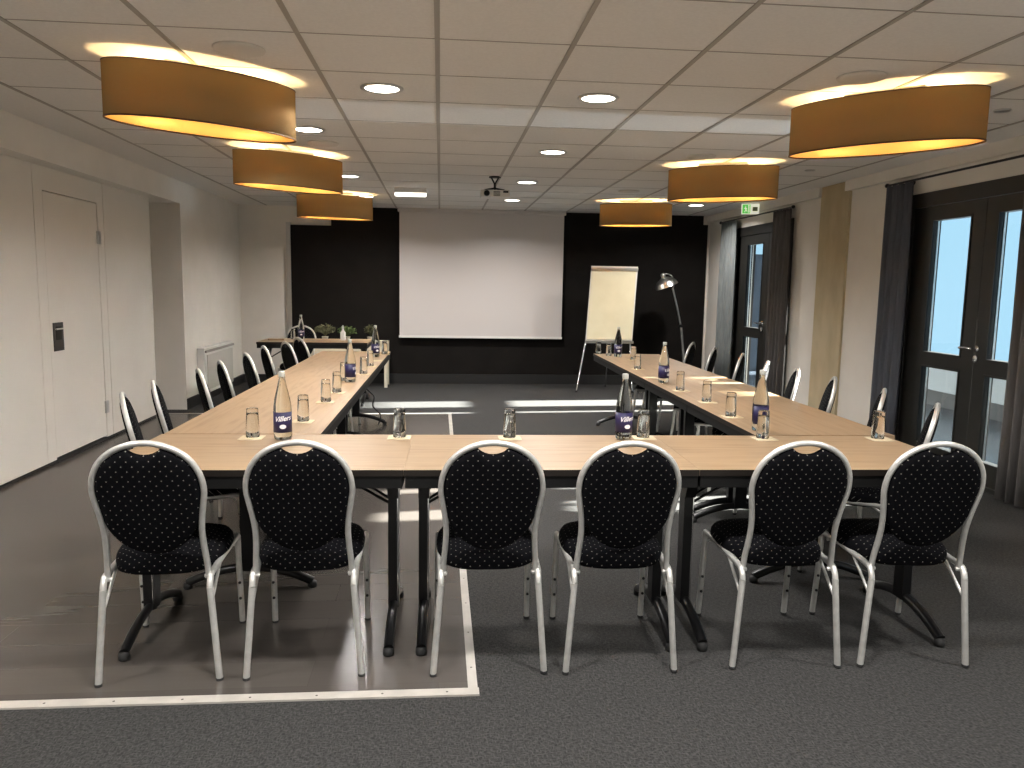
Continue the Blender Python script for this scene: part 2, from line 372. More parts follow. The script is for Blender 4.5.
def french_door(name, y0, y1, ymid, label, handle_y, panes):
    d = empty(name, (XR-.01, 0, 0)); st(d, label, 'door')
    t = .07
    f = MB(); f.box(0, .12, y0, y0+t, 0, 2.235); f.box(0, .12, y1-t, y1, 0, 2.235); f.box(0, .12, y0+t, y1-t, 2.12, 2.235); f.box(0, .14, y0+t, y1-t, 0, .03)
    f.build('door_frame', M['black_frame'], d, bevel=.004)
    for k, (a, b) in enumerate(((y0+t+.004, ymid-.003), (ymid+.003, y1-t-.004))):
        pa, pb = panes[k]
        lf = MB()
        lf.box(.012, .075, a, pa, .035, 2.115); lf.box(.012, .075, pb, b, .035, 2.115)
        lf.box(.012, .075, pa, pb, .035, .20); lf.box(.012, .075, pa, pb, .825, .95); lf.box(.012, .075, pa, pb, 2.0, 2.115)
        bd = .014
        leaf = lf.build('door_leaf', M['black_frame'], d)
        gb = MB()
        for z0, z1 in ((.20, .825), (.95, 2.0)):
            gb.box(.006, .02, pa-bd, pa, z0-bd, z1+bd); gb.box(.006, .02, pb, pb+bd, z0-bd, z1+bd)
            gb.box(.006, .02, pa, pb, z0-bd, z0); gb.box(.006, .02, pa, pb, z1, z1+bd)
        gb.build('glazing_bead', M['black_frame'], leaf)
        for z0, z1 in ((.20, .825), (.95, 2.0)):
            MB().box(.04, .046, pa, pb, z0, z1).build('glass_pane', M['pane'], leaf)
            e = MB(); e.box(.0465, .060, pa, pa+.006, z0, z1); e.box(.0465, .060, pb-.006, pb, z0, z1)
            so = e.build('glazing_spacer', M['steel'], leaf)
    y = handle_y
    h = MB(); h.tube([(.012, y, 1.02), (-.045, y, 1.02)], .010); h.tube(smooth_path([(-.045, y-.004, 1.02), (-.05, y+.06, 1.022), (-.045, y+.125, 1.018)], 5), .009)
    h.lathe([(0, 0), (.024, 0), (.024, .006), (0, .006)], 20)
    # turn the rosette to face the room
    n0 = len(h.v)-20*2-2
    h.v[n0:] = [(.012-v[2]*2, y+v[0], 1.02+v[1]) for v in h.v[n0:]]
    h.build('door_handle', M['chrome'], d)
    k = MB().lathe([(0, 0), (.022, 0), (.022, .012), (.012, .016), (0, .016)], 20)
    k.v = [(.012-v[2]*1.5, y+v[0], .945+v[1]*1.3) for v in k.v]
    k.build('lock_rosette', M['chrome'], d)
    for z in (.25, 1.1, 1.95):
        MB().tube([(-.004, y1-t, z-.05), (-.004, y1-t, z+.05)], .009).build('hinge', M['black_frame'], d)
    return d
french_door('door_2', 4.42, 6.38, 5.44, 'black framed double glass door to the terrace on the right', 5.44-.03, ((4.74, 5.30), (5.60, 6.05)))
french_door('door_3', 8.58, 10.30, 9.24, 'black framed glass door near the far right corner', 9.30, ((8.74, 9.04), (9.40, 9.88)))
french_door('door_4', -.6, 1.9, .65, 'black framed double glass door behind the camera', .62, ((-.40, .50), (.80, 1.70)))

# ================================================================== OUTSIDE
st(bx('ground', M['terrace'], 4.2, 11.2, -6, 24, -.10, -.02), 'blue grey tiled terrace outside the doors', 'terrace')
gw = MB(); gw.box(6.4, 6.52, -6, 13, .17, .635)
gwo = st(gw.build('wall_terrace', M['outside_white']), 'low pale wall around the terrace', 'wall')
MB().box(6.38, 6.54, -6, 13, -.02, .17).build('dark_plinth', M['outside_dark'], gwo)
st(bx('wall_neighbour', M['slate'], 4.6, 7.2, 13.6, 13.8, -.02, 2.06), 'dark slate blue garden wall seen through the far door', 'wall')
st(bx('sun_cutoff_canopy', M['outside_white'], 4.2, 10.3, -6, 15, 2.90, 3.0), 'unseen pale flat canopy added to cut off the upper sun rays', 'canopy')  # added out of view; its depth sets where the sun patches end
for y in (-3, 3.2, 9.2, 14.1):
    p = bx('wall_post', M['outside_white'], 10.18, 10.28, y-.05, y+.05, -.02, 2.90); st(p, 'slim pale post carrying the added canopy', 'post')

fa = MB(); ys = -6  # dark skin added outside, soaks up sun bouncing off the outer wall
for a, b, z0, z1 in sorted(OPEN):
    fa.box(4.2, 4.23, ys, a, 0, 2.9); fa.box(4.2, 4.23, a, b, z1, 2.9); ys = b
fa.box(4.2, 4.23, ys, 15, 0, 2.9)
st(fa.build('wall_bounce_cut', mat('dark_bounce_cut', (.06, .055, .05), .85)), 'unseen dark skin added on the outer wall to cut sun bounce', 'wall')

# ================================================================== CURTAINS
def curtain(y0, y1, m, label, folds=5, zt=2.33, zb=.015):
    n = folds*10; a = []
    vs = []; fs = []
    levels = [zb, .6, 1.2, 1.8, zt-.1, zt]
    for li, z in enumerate(levels):
        pinch = .75 if z > 2.2 else 1.0
        for side in (0, 1):
            for k in range(n+1):
                t = k/n; y = y0+(y1-y0)*t
                amp = .028*pinch; x = 3.862+amp*math.sin(2*PI*folds*t+.3*math.sin(z*1.3))+.004*side*1.0
                vs.append((x, y+.004*math.sin(z*3+k), z))
    row = 2*(n+1)
    for li in range(len(levels)-1):
        for s_ in (0, 1):
            for k in range(n):
                i = li*row+s_*(n+1)+k
                fs.append((i, i+1, i+1+row, i+row))
        i = li*row; fs.append((i, i+n+1, i+n+1+row, i+row)); i = li*row+n; fs.append((i, i+n+1, i+n+1+row, i+row))
    for k in range(n):
        fs.append((k, k+1, k+n+2, k+n+1)); b = (len(levels)-1)*row; fs.append((b+k, b+k+1, b+k+n+2, b+k+n+1))
    mb = MB(); mb.add(vs, fs, True)
    o = mb.build('curtain', m); tag(o, label, 'curtain', 'curtains at the terrace doors')
    return o
curtain(6.24, 6.60, M['curtain_blue'], 'dark slate blue curtain drawn to the far side of the large glass door', 4)
curtain(4.40, 4.96, M['curtain_grey'], 'taupe grey curtain at the right edge, in front of the large glass door', 6)
curtain(10.10, 10.62, M['curtain_light'], 'light blue grey curtain between the far door and the corner', 5)
curtain(8.50, 8.93, M['curtain_grey'], 'dark grey curtain on the near side of the far glass door', 5)
def rail(y0, y1, label):
    r_ = empty('curtain_rail', (3.862, y0, 2.340)); tag(r_, label, 'curtain rail', 'curtain rails above the doors')
    MB().tube([(0, 0, 0), (0, y1-y0, 0)], .0095).build('rod', M['black_steel'], r_)
    for y in (0, y1-y0):
        m_ = MB().lathe([(0, -.02), (.017, -.014), (.02, 0), (.017, .014), (0, .02)], 12); m_.v = [(v[0], y+v[2], v[1]) for v in m_.v]
        m_.build('finial', M['black_steel'], r_)
    for y in (.25, y1-y0-.25):
        MB().tube([(0, y, 0), (.088, y, 0)], .007).tube([(.083, y, 0), (.088, y, 0)], .02).build('bracket', M['black_steel'], r_)
rail(4.2, 6.61, 'dark curtain rail above the large glass door')
rail(8.44, 10.68, 'dark curtain rail above the far glass door')

# ================================================================== TABLES
TL, TD, TH = 1.109, .685, .745
def make_table(top_mat, L=TL, D=TD):
    t = empty('folding_table')
    m = MB().box(-L/2, L/2, -D/2, D/2, TH-.024, TH)
    m.mi = [0, 1, 1, 1, 1, 1] if False else m.mi; o_ = m.build('table_top', [top_mat, M['edge']], t)
    for p_ in o_.data.polygons: p_.material_index = 1 if abs(p_.normal.y) > .5 else 0
    e = MB(); w = .0015
    e.box(-L/2+.004, L/2-.004, -D/2+.004, D/2-.004, TH-.034, TH-.0245)
    fr = e; ins = .005
    fr.box(-L/2+ins, L/2-ins, -D/2+ins, -D/2+ins+.03, TH-.07, TH-.034); fr.box(-L/2+ins, L/2-ins, D/2-ins-.03, D/2-ins, TH-.07, TH-.034)
    fr.box(-L/2+ins, -L/2+ins+.03, -D/2+ins+.03, D/2-ins-.03, TH-.07, TH-.034); fr.box(L/2-ins-.03, L/2-ins, -D/2+ins+.03, D/2-ins-.03, TH-.07, TH-.034)
    fr.build('frame', M['black_rail'], t)
    for s in (-1, 1):
        x = s*(L/2-.062)
        c = MB()
        # two upright tubes with a flared bracket at the top
        c.box(x-.021, x+.021, -.036, .036, .09, TH-.07)
        c.plate([(-.10, TH-.07), (.10, TH-.07), (.085, TH-.10), (.045, TH-.19), (-.045, TH-.19), (-.085, TH-.10)], x-.022, x+.022, 'x')
        xi = x-s*.021
        c.plate([(x+s*.03, TH-.07), (x-s*.09, TH-.07), (x-s*.045, TH-.10), (x-s*.021, TH-.17), (x+s*.021, TH-.17)], -.03, .03, 'y')
        leg = c.build('leg', M['black_steel'], t)
        MB().box(x+.016, x+.019, -.0375, -.036, .10, TH-.19).build('chrome_strip', M['chrome'], leg)
        f = MB()
        arc = [(x, -.285+.57*k/16, .030+.072*(1-(2*k/16-1)**2)) for k in range(17)]
        f.tube(arc, .021, 10, flat=.85)
        ft = f.build('foot', M['black_steel'], t)
        for q in (-1, 1):
            MB().lathe([(0, 0), (.02, 0), (.022, .012), (.02, .03), (0, .034)], 14, x, q*.283).build('glide', M['rubber'], ft)
        b = MB()
        for q in (-.05, .05):
            b.tube([(x-s*.02, q*.6, TH-.21), (x-s*.24, q, TH-.075)], .006, 8)
        b.build('brace', M['black_steel'], t)
    return t
tab0 = make_table(M['wood']); used = [0]
def place_table(x, y, rz, label, group):
    t = tab0 if not used[0] else clone(tab0); used[0] = 1
    t.location = (x, y, 0); t.rotation_euler = (0, 0, rz); tag(t, label, 'table', group); return t
a = R(-1.1)
for k, nm in enumerate(('left end of the front row, beside the parquet', 'middle of the front row facing the room', 'right end of the front row, toward the glass door')):
    x = -.679+k*1.1098*math.cos(a); y = 3.176+k*1.1098*math.sin(a)
    place_table(x, y, a, 'light wood folding table at the '+nm, 'light wood tables in the front row')
for k in range(4):
    y = 3.533+TL/2+k*1.1098
    
    place_table(-.872+.009*k, y, R(90)-.008, 'light wood folding table, '+ORD[k if k < 3 else 7]+' in the left arm of the U', 'light wood tables in the left arm')
for k in range(4):
    y = 3.484+TL/2+k*1.1098
    
    place_table(1.832+.026*k, y, R(90)-.0225, 'light wood folding table, '+ORD[k if k < 3 else 7]+' in the right arm of the U', 'light wood tables in the right arm')
bt = make_table(M['wood_dark'], 1.25, .66)
bt.location = (-1.46, 9.42, 0); tag(bt, 'dark brown table across the back behind the left arm', 'table')

# console under the plants
cs = empty('console_table', (-1.33, 11.02, 0)); tag(cs, 'low cream console with plants against the dark back wall', 'console')
MB().box(-.61, .61, -.2, .2, .60, .63).build('top', M['cream'], cs, bevel=.003)
MB().box(-.58, .58, -.18, .18, .33, .60).build('apron', M['cream'], cs)
for sx in (-1, 1):
    for sy in (-1, 1):
        MB().box(sx*.585-.022, sx*.585+.022, sy*.178-.022, sy*.178+.022, 0, .60).build('leg', M['cream'], cs, bevel=.002)

# ================================================================== CHAIRS
def make_chair():
    c = empty('banquet_chair')
    def lean(z): return -.198-.118*max(0, (z-.39)/.494)
    half = [(.170, .372), (.167, .43), (.162, .49), (.160, .55), (.165, .61), (.173, .66), (.1795, .712), (.172, .765), (.148, .814), (.108, .852), (.055, .876), (0, .884)]
    L = [(-x, lean(z), z) for x, z in half]; Rr = [(x, lean(z), z) for x, z in reversed(half[:-1])]
    MB().tube(smooth_path(L+Rr, 4), .0112, 10, flat=.95, up=(0, 1, 0)).build('back_frame', M['alu'], c)
    # backrest cushion fills the frame; scooped at the top for a hand hole, rounded off at the bottom
    fp = smooth_path([(x, 0, z) for x, z in half], 6)
    side_ = []
    for p in fp:
        if p.z < .60: continue
        x = max(0, p.x-.009); z = p.z-.004*max(0, (p.z-.75)/.145)
        if p.x < .060: break
        side_.append((x, z-.004 if p.z > .84 else z))
    side_ = [(.163*math.cos(R(t_)), .66+.19*math.sin(R(t_))) for t_ in range(-90, -21, 6)]+side_
    xe, ze = side_[-1]
    hole = [(xe*q, .842+(ze-.842)*q**2.2) for q in (.85, .7, .5, .25, 0)]
    rt = side_+hole
    out = rt+[(-x, z) for x, z in reversed(rt[1:-1])]
    n = len(out); rings = [0, .3, .55, .75, .88, .96, 1.0]
    vs = []; fs = []
    for side in (-1, 1):
        base = len(vs)
        for r_ in rings:
            h = .022*math.sqrt(max(0, 1-r_**5))+.004
            for x, z in out:
                x *= r_; z = .67+(z-.67)*r_
                vs.append((x, lean(z)+side*h, z))
        for i in range(len(rings)-1):
            for k in range(n):
                fs.append((base+i*n+k, base+i*n+(k+1) % n, base+(i+1)*n+(k+1) % n, base+(i+1)*n+k))
    e0 = (len(rings)-1)*n; e1 = e0+len(rings)*n
    for k in range(n): fs.append((e0+k, e0+(k+1) % n, e1+(k+1) % n, e1+k))
    MB().add(vs, fs, True).build('backrest', M['dots'], c, uv=lambda v: (v.x, v.z))
    n = 64
    # seat cushion
    def so(a, r_):
        c_, s_ = math.cos(a), math.sin(a)
        x = .195*math.copysign(abs(c_)**.62, c_); y = .025+.215*math.copysign(abs(s_)**.55, s_)
        x *= 1-.10*max(0, -(y-.0))/.2
        return x*r_, .02+(y-.02)*r_
    vs = []; fs = []; prof = [(0, .462), (.5, .460), (.8, .453), (.93, .442), (.985, .426), (1.0, .408), (.985, .385), (.93, .378), (0, .378)]
    for r_, z in prof:
        for k in range(n): x, y = so(2*PI*k/n, r_); vs.append((x, y, z))
    for i in range(len(prof)-1):
        for k in range(n): fs.append((i*n+k, i*n+(k+1) % n, (i+1)*n+(k+1) % n, (i+1)*n+k))
    MB().add(vs, fs, True).build('seat', M['dots'], c, uv=lambda v: (v.x, v.y+v.z))
    fr = MB()
    for s in (-1, 1):
        fr.tube(smooth_path([(s*.178, -.228, .345), (s*.178, -.218, .372), (s*.179, -.185, .388), (s*.183, 0, .394), (s*.189, .205, .392)], 5), .0115, 8)
        fr.tube([(s*.158, -.200, .376), (s*.176, -.205, .382)], .009, 8)
    fr.tube([(-.185, .16, .372), (.185, .16, .372)], .009, 8)
    fr.build('seat_frame', M['alu'], c)
    for s in (-1, 1):
        rl = MB().tube([(s*.204, -.240, .008), (s*.178, -.228, .345)], .0118, 4 if False else 10).build('leg', M['alu'], c)
        MB().lathe([(0, 0), (.012, 0), (.0132, .003), (.0128, .012), (.0115, .012)], 12, s*.204, -.2402).build('rubber_foot', M['rubber'], rl)
        fl = MB().tube([(s*.192, .243, .008), (s*.189, .212, .28), (s*.189, .205, .39)], .0118, 10).build('leg', M['alu'], c)
        MB().lathe([(0, 0), (.012, 0), (.0132, .003), (.0128, .012), (.0115, .012)], 12, s*.192, .2432).build('rubber_foot', M['rubber'], fl)
        for z in (.12, .19):
            b = MB().lathe([(0, 0), (.006, 0), (.006, .004), (0, .005)], 10); y_ = .243-.031*(z-.008)/.272
            b.v = [(s*.191+v[0], y_-.011-v[2], z+v[1]) for v in b.v]; b.build('stacking_bumper', M['rubber'], fl)
        MB().tube([(s*.179, -.224, .28), (s*.181, -.07, .388)], .0062, 8).build('brace', M['alu'], c)
    return c
ch0 = make_chair(); cu = [0]
def place_chair(x, y, rz, label, group, tgt=None):
    c = ch0 if not cu[0] else clone(ch0); cu[0] = 1
    c.location = (x, y, 0); c.rotation_euler = (0, 0, rz); tag(c, label, 'chair', group); return c
FX = [(-.997, 2.955, 3), (-.487, 2.965, 1), (.185, 2.95, 0), (.677, 2.935, -1), (1.318, 2.935, -2), (1.825, 2.915, -4)]
for (x, y, d), nm in zip(FX, ('leftmost chair of the front row', 'second chair from left in the front row', 'third chair from left in the front row',
                              'fourth chair from left in the front row', 'fifth chair from left in the front row', 'rightmost chair of the front row')):
    place_chair(x, y, R(d), 'black dotted banquet '+nm, 'chairs along the front row')
LT_ = [(-1.51, 3.837, -71), (-1.531, 4.303, -72), (-1.476, 4.905, -67), (-1.482, 5.409, -65), (-1.46, 6.032, -64), (-1.488, 6.75, -66), (-1.401, 7.24, -60), (-1.396, 7.85, -58)]
RT_ = [(2.423, 3.559, 57), (2.478, 4.113, 60), (2.485, 4.684, 68), (2.494, 5.22, 70), (2.50, 5.74, 62), (2.577, 6.432, 62), (2.561, 7.074, 61), (2.56, 7.713, 60)]
for LST, side in ((LT_, 'left'), (RT_, 'right')):
    for k, (x, y, d) in enumerate(LST):          # x, y of the top of the back, from which the chair's own origin follows
        t = R(d); x, y = x*.993, y*.993
        place_chair(x-.316*math.sin(t), y+.316*math.cos(t), t, 'black banquet chair, '+ORD[k]+' along the outside of the '+side+' arm', 'chairs along the '+side+' arm')
place_chair(-1.74, 9.72, R(180), 'black banquet chair facing the room behind the dark back table', None)

# ================================================================== BOTTLES, GLASSES, COASTERS
def text_mesh(txt, size, shear=.3, bold=0):
    cu_ = bpy.data.curves.new('t', 'FONT'); cu_.body = txt; cu_.size = size; cu_.align_x = 'CENTER'; cu_.align_y = 'CENTER'; cu_.shear = shear; cu_.offset = bold
    cu_.resolution_u = 3
    o = bpy.data.objects.new('t', cu_); COL.objects.link(o); bpy.context.view_layer.update()
    me = bpy.data.meshes.new_from_object(o.evaluated_get(bpy.context.evaluated_depsgraph_get())); bpy.data.objects.remove(o)
    return me
def make_bottle():
    b = MB()
    prof = [(0, .004), (.026, .002), (.034, .003), (.0375, .010), (.0382, .03), (.0382, .130), (.0370, .150), (.033, .175), (.0265, .205), (.0195, .235), (.0145, .257), (.0128, .268), (.0128, .280), (.0130, .283), (.0130, .287), (0, .287)]
    o = b.lathe(prof, 32).build('water_bottle', M['bottle'])
    MB().lathe([(.0132, .274), (.0140, .275), (.0140, .294), (.0130, .296), (0, .296)], 20).build('cap', M['cap'], o)
    r_ = .0386
    lab = MB(); n = 40; span = R(300)
    vs = []; 
    for z in (.036, .124):
        for rr in (r_, r_+.0005):
            for k in range(n+1):
                a_ = -PI/2-span/2+span*k/n; vs.append((rr*math.cos(a_), rr*math.sin(a_), z))
    m_ = n+1; fs = []
    for k in range(n):
        fs += [(k, k+1, 2*m_+k+1, 2*m_+k), (m_+k, m_+k+1, 3*m_+k+1, 3*m_+k), (k, k+1, m_+k+1, m_+k), (2*m_+k, 2*m_+k+1, 3*m_+k+1, 3*m_+k)]
    fs += [(0, m_, 3*m_, 2*m_), (n, m_+n, 3*m_+n, 2*m_+n)]
    lo = lab.add(vs, fs, True).build('label', M['label_blue'], o); lo['label'] = 'navy blue paper label'
    me = text_mesh('Villers', .030, .35, .0006); pm = MB()
    tv = []; rr = r_+.0012
    for v in me.vertices:
        a_ = -PI/2+v.co.x/rr; tv.append((rr*math.cos(a_), rr*math.sin(a_), .096+v.co.y+v.co.x*.10))
    pm.add(tv, [tuple(p.vertices) for p in me.polygons])
    # oval emblem under the script
    ev = []; ne = 24
    for q in (0, .0, ):
        pass
    ev = [(0, 0)]+[(.014*math.cos(2*PI*k/ne), .0095*math.sin(2*PI*k/ne)) for k in range(ne)]
    tv = []
    for x, z in ev:
        a_ = -PI/2+x/rr; tv.append((rr*math.cos(a_), rr*math.sin(a_), .062+z))
    pm.add(tv, [(0, 1+k, 1+(k+1) % ne) for k in range(ne)])
    po_ = pm.build('label_print', M['label_white'], lo); po_['label'] = 'white script and oval emblem'
    return o
def make_glass():     # a tumbler standing upside down, thick base on top
    H = .126; ro, ri = .0290, .0273
    prof = [(ri, 0), (ro, 0), (.0285, .03), (.0252, H-.006), (.0235, H), (0, H), ]
    inn = [(0, H-.020), (.0215, H-.022), (.0235, H-.03), (ri-.0006, .03), (ri, 0)]
    return MB().lathe(prof+[], 28).lathe(inn, 28).build('drinking_glass', M['glass'])
def make_coaster():
    mb = MB(); mb.rbox(-.05, .05, -.045, .045, 0, .0025, .004)
    o = mb.build('paper_coaster', M['coaster'])
    return o
bot0 = make_bottle(); gl0 = make_glass(); co0 = make_coaster(); cnt = {}
def place(src, x, y, z, rz, label, cat, group):
    o = src if src.name not in cnt else clone(src); cnt[src.name] = 1
    o.location = (x, y, z); o.rotation_euler = (0, 0, rz); tag(o, label, cat, group); return o
T0 = TH+.0005
for x, y, rz, nm in ((-.676, 3.40, 12, 'at the near left corner of the tables'), (.826, 3.40, 12, 'at the inner edge of the front row, middle table'),
                     (1.545, 3.60, 70, 'at the near right corner of the tables'), (-.618, 5.44, 80, 'halfway down the left arm'), (-.600, 7.34, 30, 'near the far end of the left arm'),
                     (1.612, 5.48, 40, 'halfway down the right arm'), (1.752, 7.56, 0, 'near the far end of the right arm'), (-1.66, 9.55, 10, 'on the dark back table in front of its chair')):
    place(bot0, x, y, T0, R(rz), 'clear water bottle with navy label '+nm, 'bottle', 'water bottles on the tables')
GL = [(-.815, 3.45, 1, 'left of the nearest bottle on the front row, left end'), (-.178, 3.45, 1, 'beside the joint of the left and middle front tables'), (.313, 3.44, 1, 'on the middle front table, left part'),
      (.925, 3.435, 1, 'just right of the bottle on the middle front table'), (1.480, 3.41, 1, 'in front of the bottle at the near right corner'), (2.03, 3.40, 1, 'at the right end of the front row'),
      (-.668, 3.86, 1, 'nearest of the left arm'), (-.650, 4.50, 1, 'second from the front in the left arm'), (-.640, 4.90, 1, 'third from the front in the left arm'),
      (-.668, 5.50, 1, 'beside the bottle halfway down the left arm'), (-.575, 5.93, 1, 'just beyond the middle bottle of the left arm'), (-.575, 6.50, 1, 'farther along the left arm'), (-.535, 7.62, 1, 'at the far end of the left arm'),
      (1.560, 4.02, 1, 'behind the bottle at the near right corner'), (1.610, 4.55, 1, 'second from the front in the right arm'), (1.608, 5.07, 1, 'third from the front in the right arm'),
      (1.660, 6.42, 1, 'beyond the middle bottle of the right arm'), (1.83, 7.25, 1, 'right of the far bottle in the right arm'), (1.69, 7.70, 0, 'left of the far bottle in the right arm'), (1.625, 7.90, 0, 'at the very far left corner of the right arm'),
      (-1.765, 9.60, 0, 'left of the bottle on the dark back table')]
for x, y, cst, nm in GL:
    if cst: place(co0, x, y-.018, T0, R(random.uniform(-4, 4)), 'cream coaster under the glass '+nm, 'coaster', 'paper coasters on the tables')
    place(gl0, x, y, T0+(.003 if cst else 0), 0, 'upturned clear drinking glass '+nm, 'glass', 'drinking glasses on the tables')
for x, y, nm in ((1.60, 5.80, 'behind the middle bottle of the right arm'), (-.56, 6.96, 'in front of the far bottle of the left arm')):
    place(co0, x, y, T0, .05, 'cream paper coaster '+nm, 'coaster', 'paper coasters on the tables')
# small things on the dark table
sb = MB().lathe([(0, 0), (.03, 0), (.032, .01), (.032, .09), (.012, .12), (.012, .135)], 20).build('spray_bottle', M['white'], None, (-1.16, 9.50, T0)); tag(sb, 'small white dispenser bottle on the right of the dark back table', 'bottle')
MB().lathe([(.013, .135), (.013, .165), (.006, .168), (.006, .18), (0, .18)], 14).build('cap', M['steel'], sb)
kb = MB(); kb.rbox(-.09, .09, -.05, .05, 0, .015, .01); o = kb.build('notebook', M['wood_dark'], None, (-1.93, 9.42, T0)); tag(o, 'small brown notebook lying on the left end of the dark table', 'notebook')
bpy.data.objects['notebook'].rotation_euler = (0, 0, .3)

# plants on the console
def plant(x, y, m, label, spread, h, n, seed):
    rnd = random.Random(seed)
    p = empty('potted_plant', (x, y, .6305)); tag(p, label, 'plant', 'small plants on the console')
    MB().lathe([(0, 0), (.035, 0), (.045, .058), (.047, .062), (.042, .062), (.040, .055), (0, .055)], 20).build('pot', M['pot'], p)
    f = MB(); stm = MB()
    for i in range(n):
        a_ = rnd.uniform(0, 2*PI); r1 = spread*math.sqrt(rnd.random()); hz = .07+h*(.4+.6*rnd.random())*(1-.35*(r1/spread)**2)
        tip = Vector((r1*math.cos(a_), r1*math.sin(a_)*.7, hz)); 
        if i % 3 == 0: stm.tube([(0, 0, .07), (tip.x*.4, tip.y*.4, .07+(hz-.07)*.6), tuple(tip)], .0018, 5)
        d = Vector((rnd.uniform(-1, 1), rnd.uniform(-1, 1), rnd.uniform(-.2, .8))).normalized(); w = d.orthogonal().normalized(); L_ = rnd.uniform(.022, .04); ww = L_*.3
        q = d.cross(w).normalized()*.004
        f.add([tip-d*L_*.5, tip+w*ww+q, tip+d*L_*.5, tip-w*ww+q, tip-q*.4], [(0, 1, 4), (1, 2, 4), (2, 3, 4), (3, 0, 4), (0, 3, 2, 1)], False)
    stm.build('stems', m, p)
    f.build('foliage', m, p)
plant(-1.585, 10.98, M['leaf_dry'], 'grey green bushy plant, leftmost on the console', .14, .17, 260, 1)
plant(-1.29, 11.02, M['leaf'], 'bright green leafy plant, middle one on the console', .13, .14, 240, 2)
plant(-.965, 10.98, M['leaf_dry'], 'small olive plant, rightmost on the console', .085, .17, 200, 3)

# ================================================================== SCREEN, PROJECTOR, FLIP CHART, FLOOR LAMP
ps = empty('projection_screen', (.59, 11.22, 0)); tag(ps, 'large pale projection screen lowered in front of the dark back wall', 'projection screen')
MB().box(-1.165, 1.165, 0, .004, .70, CH-.05).build('screen_cloth', M['screen'], ps)
MB().box(-1.175, 1.175, -.006, .012, .67, .702).build('bottom_bar', M['white'], ps, bevel=.003)
MB().box(-1.19, 1.19, -.02, .05, CH-.052, CH-.0005).build('housing', M['screen'], ps, bevel=.006)

pj = empty('projector', (.53, 7.85, CH)); tag(pj, 'small ceiling projector hanging on a dark strut bracket', 'projector')
MB().lathe([(0, -.012), (.06, -.012), (.06, -.0005), (0, -.0005)], 20).build('ceiling_plate', M['black_steel'], pj)
mt = MB()
mt.tube([(-.035, 0, -.01), (.0, 0, -.075)], .008, 8); mt.tube([(.035, 0, -.01), (.0, 0, -.075)], .008, 8); mt.tube([(0, 0, -.07), (0, 0, -.13)], .012, 8)
mt.tube([(0, 0, -.11), (-.10, -.05, -.135)], .009, 8); mt.tube([(0, 0, -.11), (.09, -.05, -.132)], .007, 8); mt.tube([(0, 0, -.11), (-.08, .08, -.132)], .007, 8); mt.tube([(0, 0, -.11), (.08, .08, -.132)], .007, 8)
mt.build('mount', M['black_steel'], pj)
MB().box(-.14, .14, -.11, .12, -.205, -.138).build('body', M['white'], pj, bevel=.010)
l_ = MB().lathe([(0, .0), (.022, .0), (.028, .012), (.03, .035), (0, .035)], 20); l_.v = [(-.085+v[0], -.112-.03+v[2], -.172+v[1]) for v in l_.v]; l_.build('lens', M['black_steel'], pj)
v_ = MB()
for k in range(4): v_.box(-.02+.0, .045, -.1115, -.109, -.195+.012*k, -.189+.012*k)
v_.box(.075, .125, -.1115, -.109, -.165, -.145); v_.build('vent', M['rubber'], pj)

# flip chart
fc = empty('flip_chart', (2.33, 10.55, 0)); tag(fc, 'flip chart easel with blank cream paper in front of the dark wall', 'flip chart')
def LT(u, z): return (u+(z-.7)*.075, .06+(z-.7)*.12, z)        # leaning board plane
def slab(pts, t0, t1, name, m, parent=fc, bevel=0):
    n = len(pts); vs = []
    for t in (t0, t1):
        for u, z in pts: p = LT(u, z); vs.append((p[0], p[1]+t, p[2]))
    return MB().add(vs, [tuple(range(n)), tuple(reversed(range(n, 2*n)))]+[(i, (i+1) % n, n+(i+1) % n, n+i) for i in range(n)]).build(name, m, parent)
slab([(-.33, .66), (.325, .66), (.325, 1.72), (-.33, 1.72)], .006, .02, 'board', M['white'])
slab([(-.318, .715), (.315, .715), (.30, 1.665), (-.318, 1.665)], -.004, .004, 'paper_pad', M['paper'])
slab([(-.33, 1.66), (.325, 1.66), (.325, 1.70), (-.33, 1.70)], -.018, .005, 'clamp_bar', M['steel'])
slab([(-.34, .665), (.33, .665), (.33, .695), (-.34, .695)], -.06, .005, 'pen_tray', M['steel'])
for p0, p1 in ((LT(-.32, .70), (-.475, -.12, 0)), (LT(.30, .70), (.30, -.14, 0))):
    lg = MB().tube([(p0[0], p0[1]+.03, p0[2]), (p1[0], p1[1], .012)], .012, 10).build('leg', M['chrome'], fc)
    MB().lathe([(0, 0), (.015, 0), (.014, .03), (0, .03)], 12, p1[0], p1[1]).build('rubber_foot', M['rubber'], lg)
p0 = LT(0, 1.5)
lg = MB().tube([(p0[0], p0[1]+.03, p0[2]), (.06, .50, .012)], .011, 10).build('leg', M['chrome'], fc)
MB().lathe([(0, 0), (.015, 0), (.014, .03), (0, .03)], 12, .06, .50).build('rubber_foot', M['rubber'], lg)

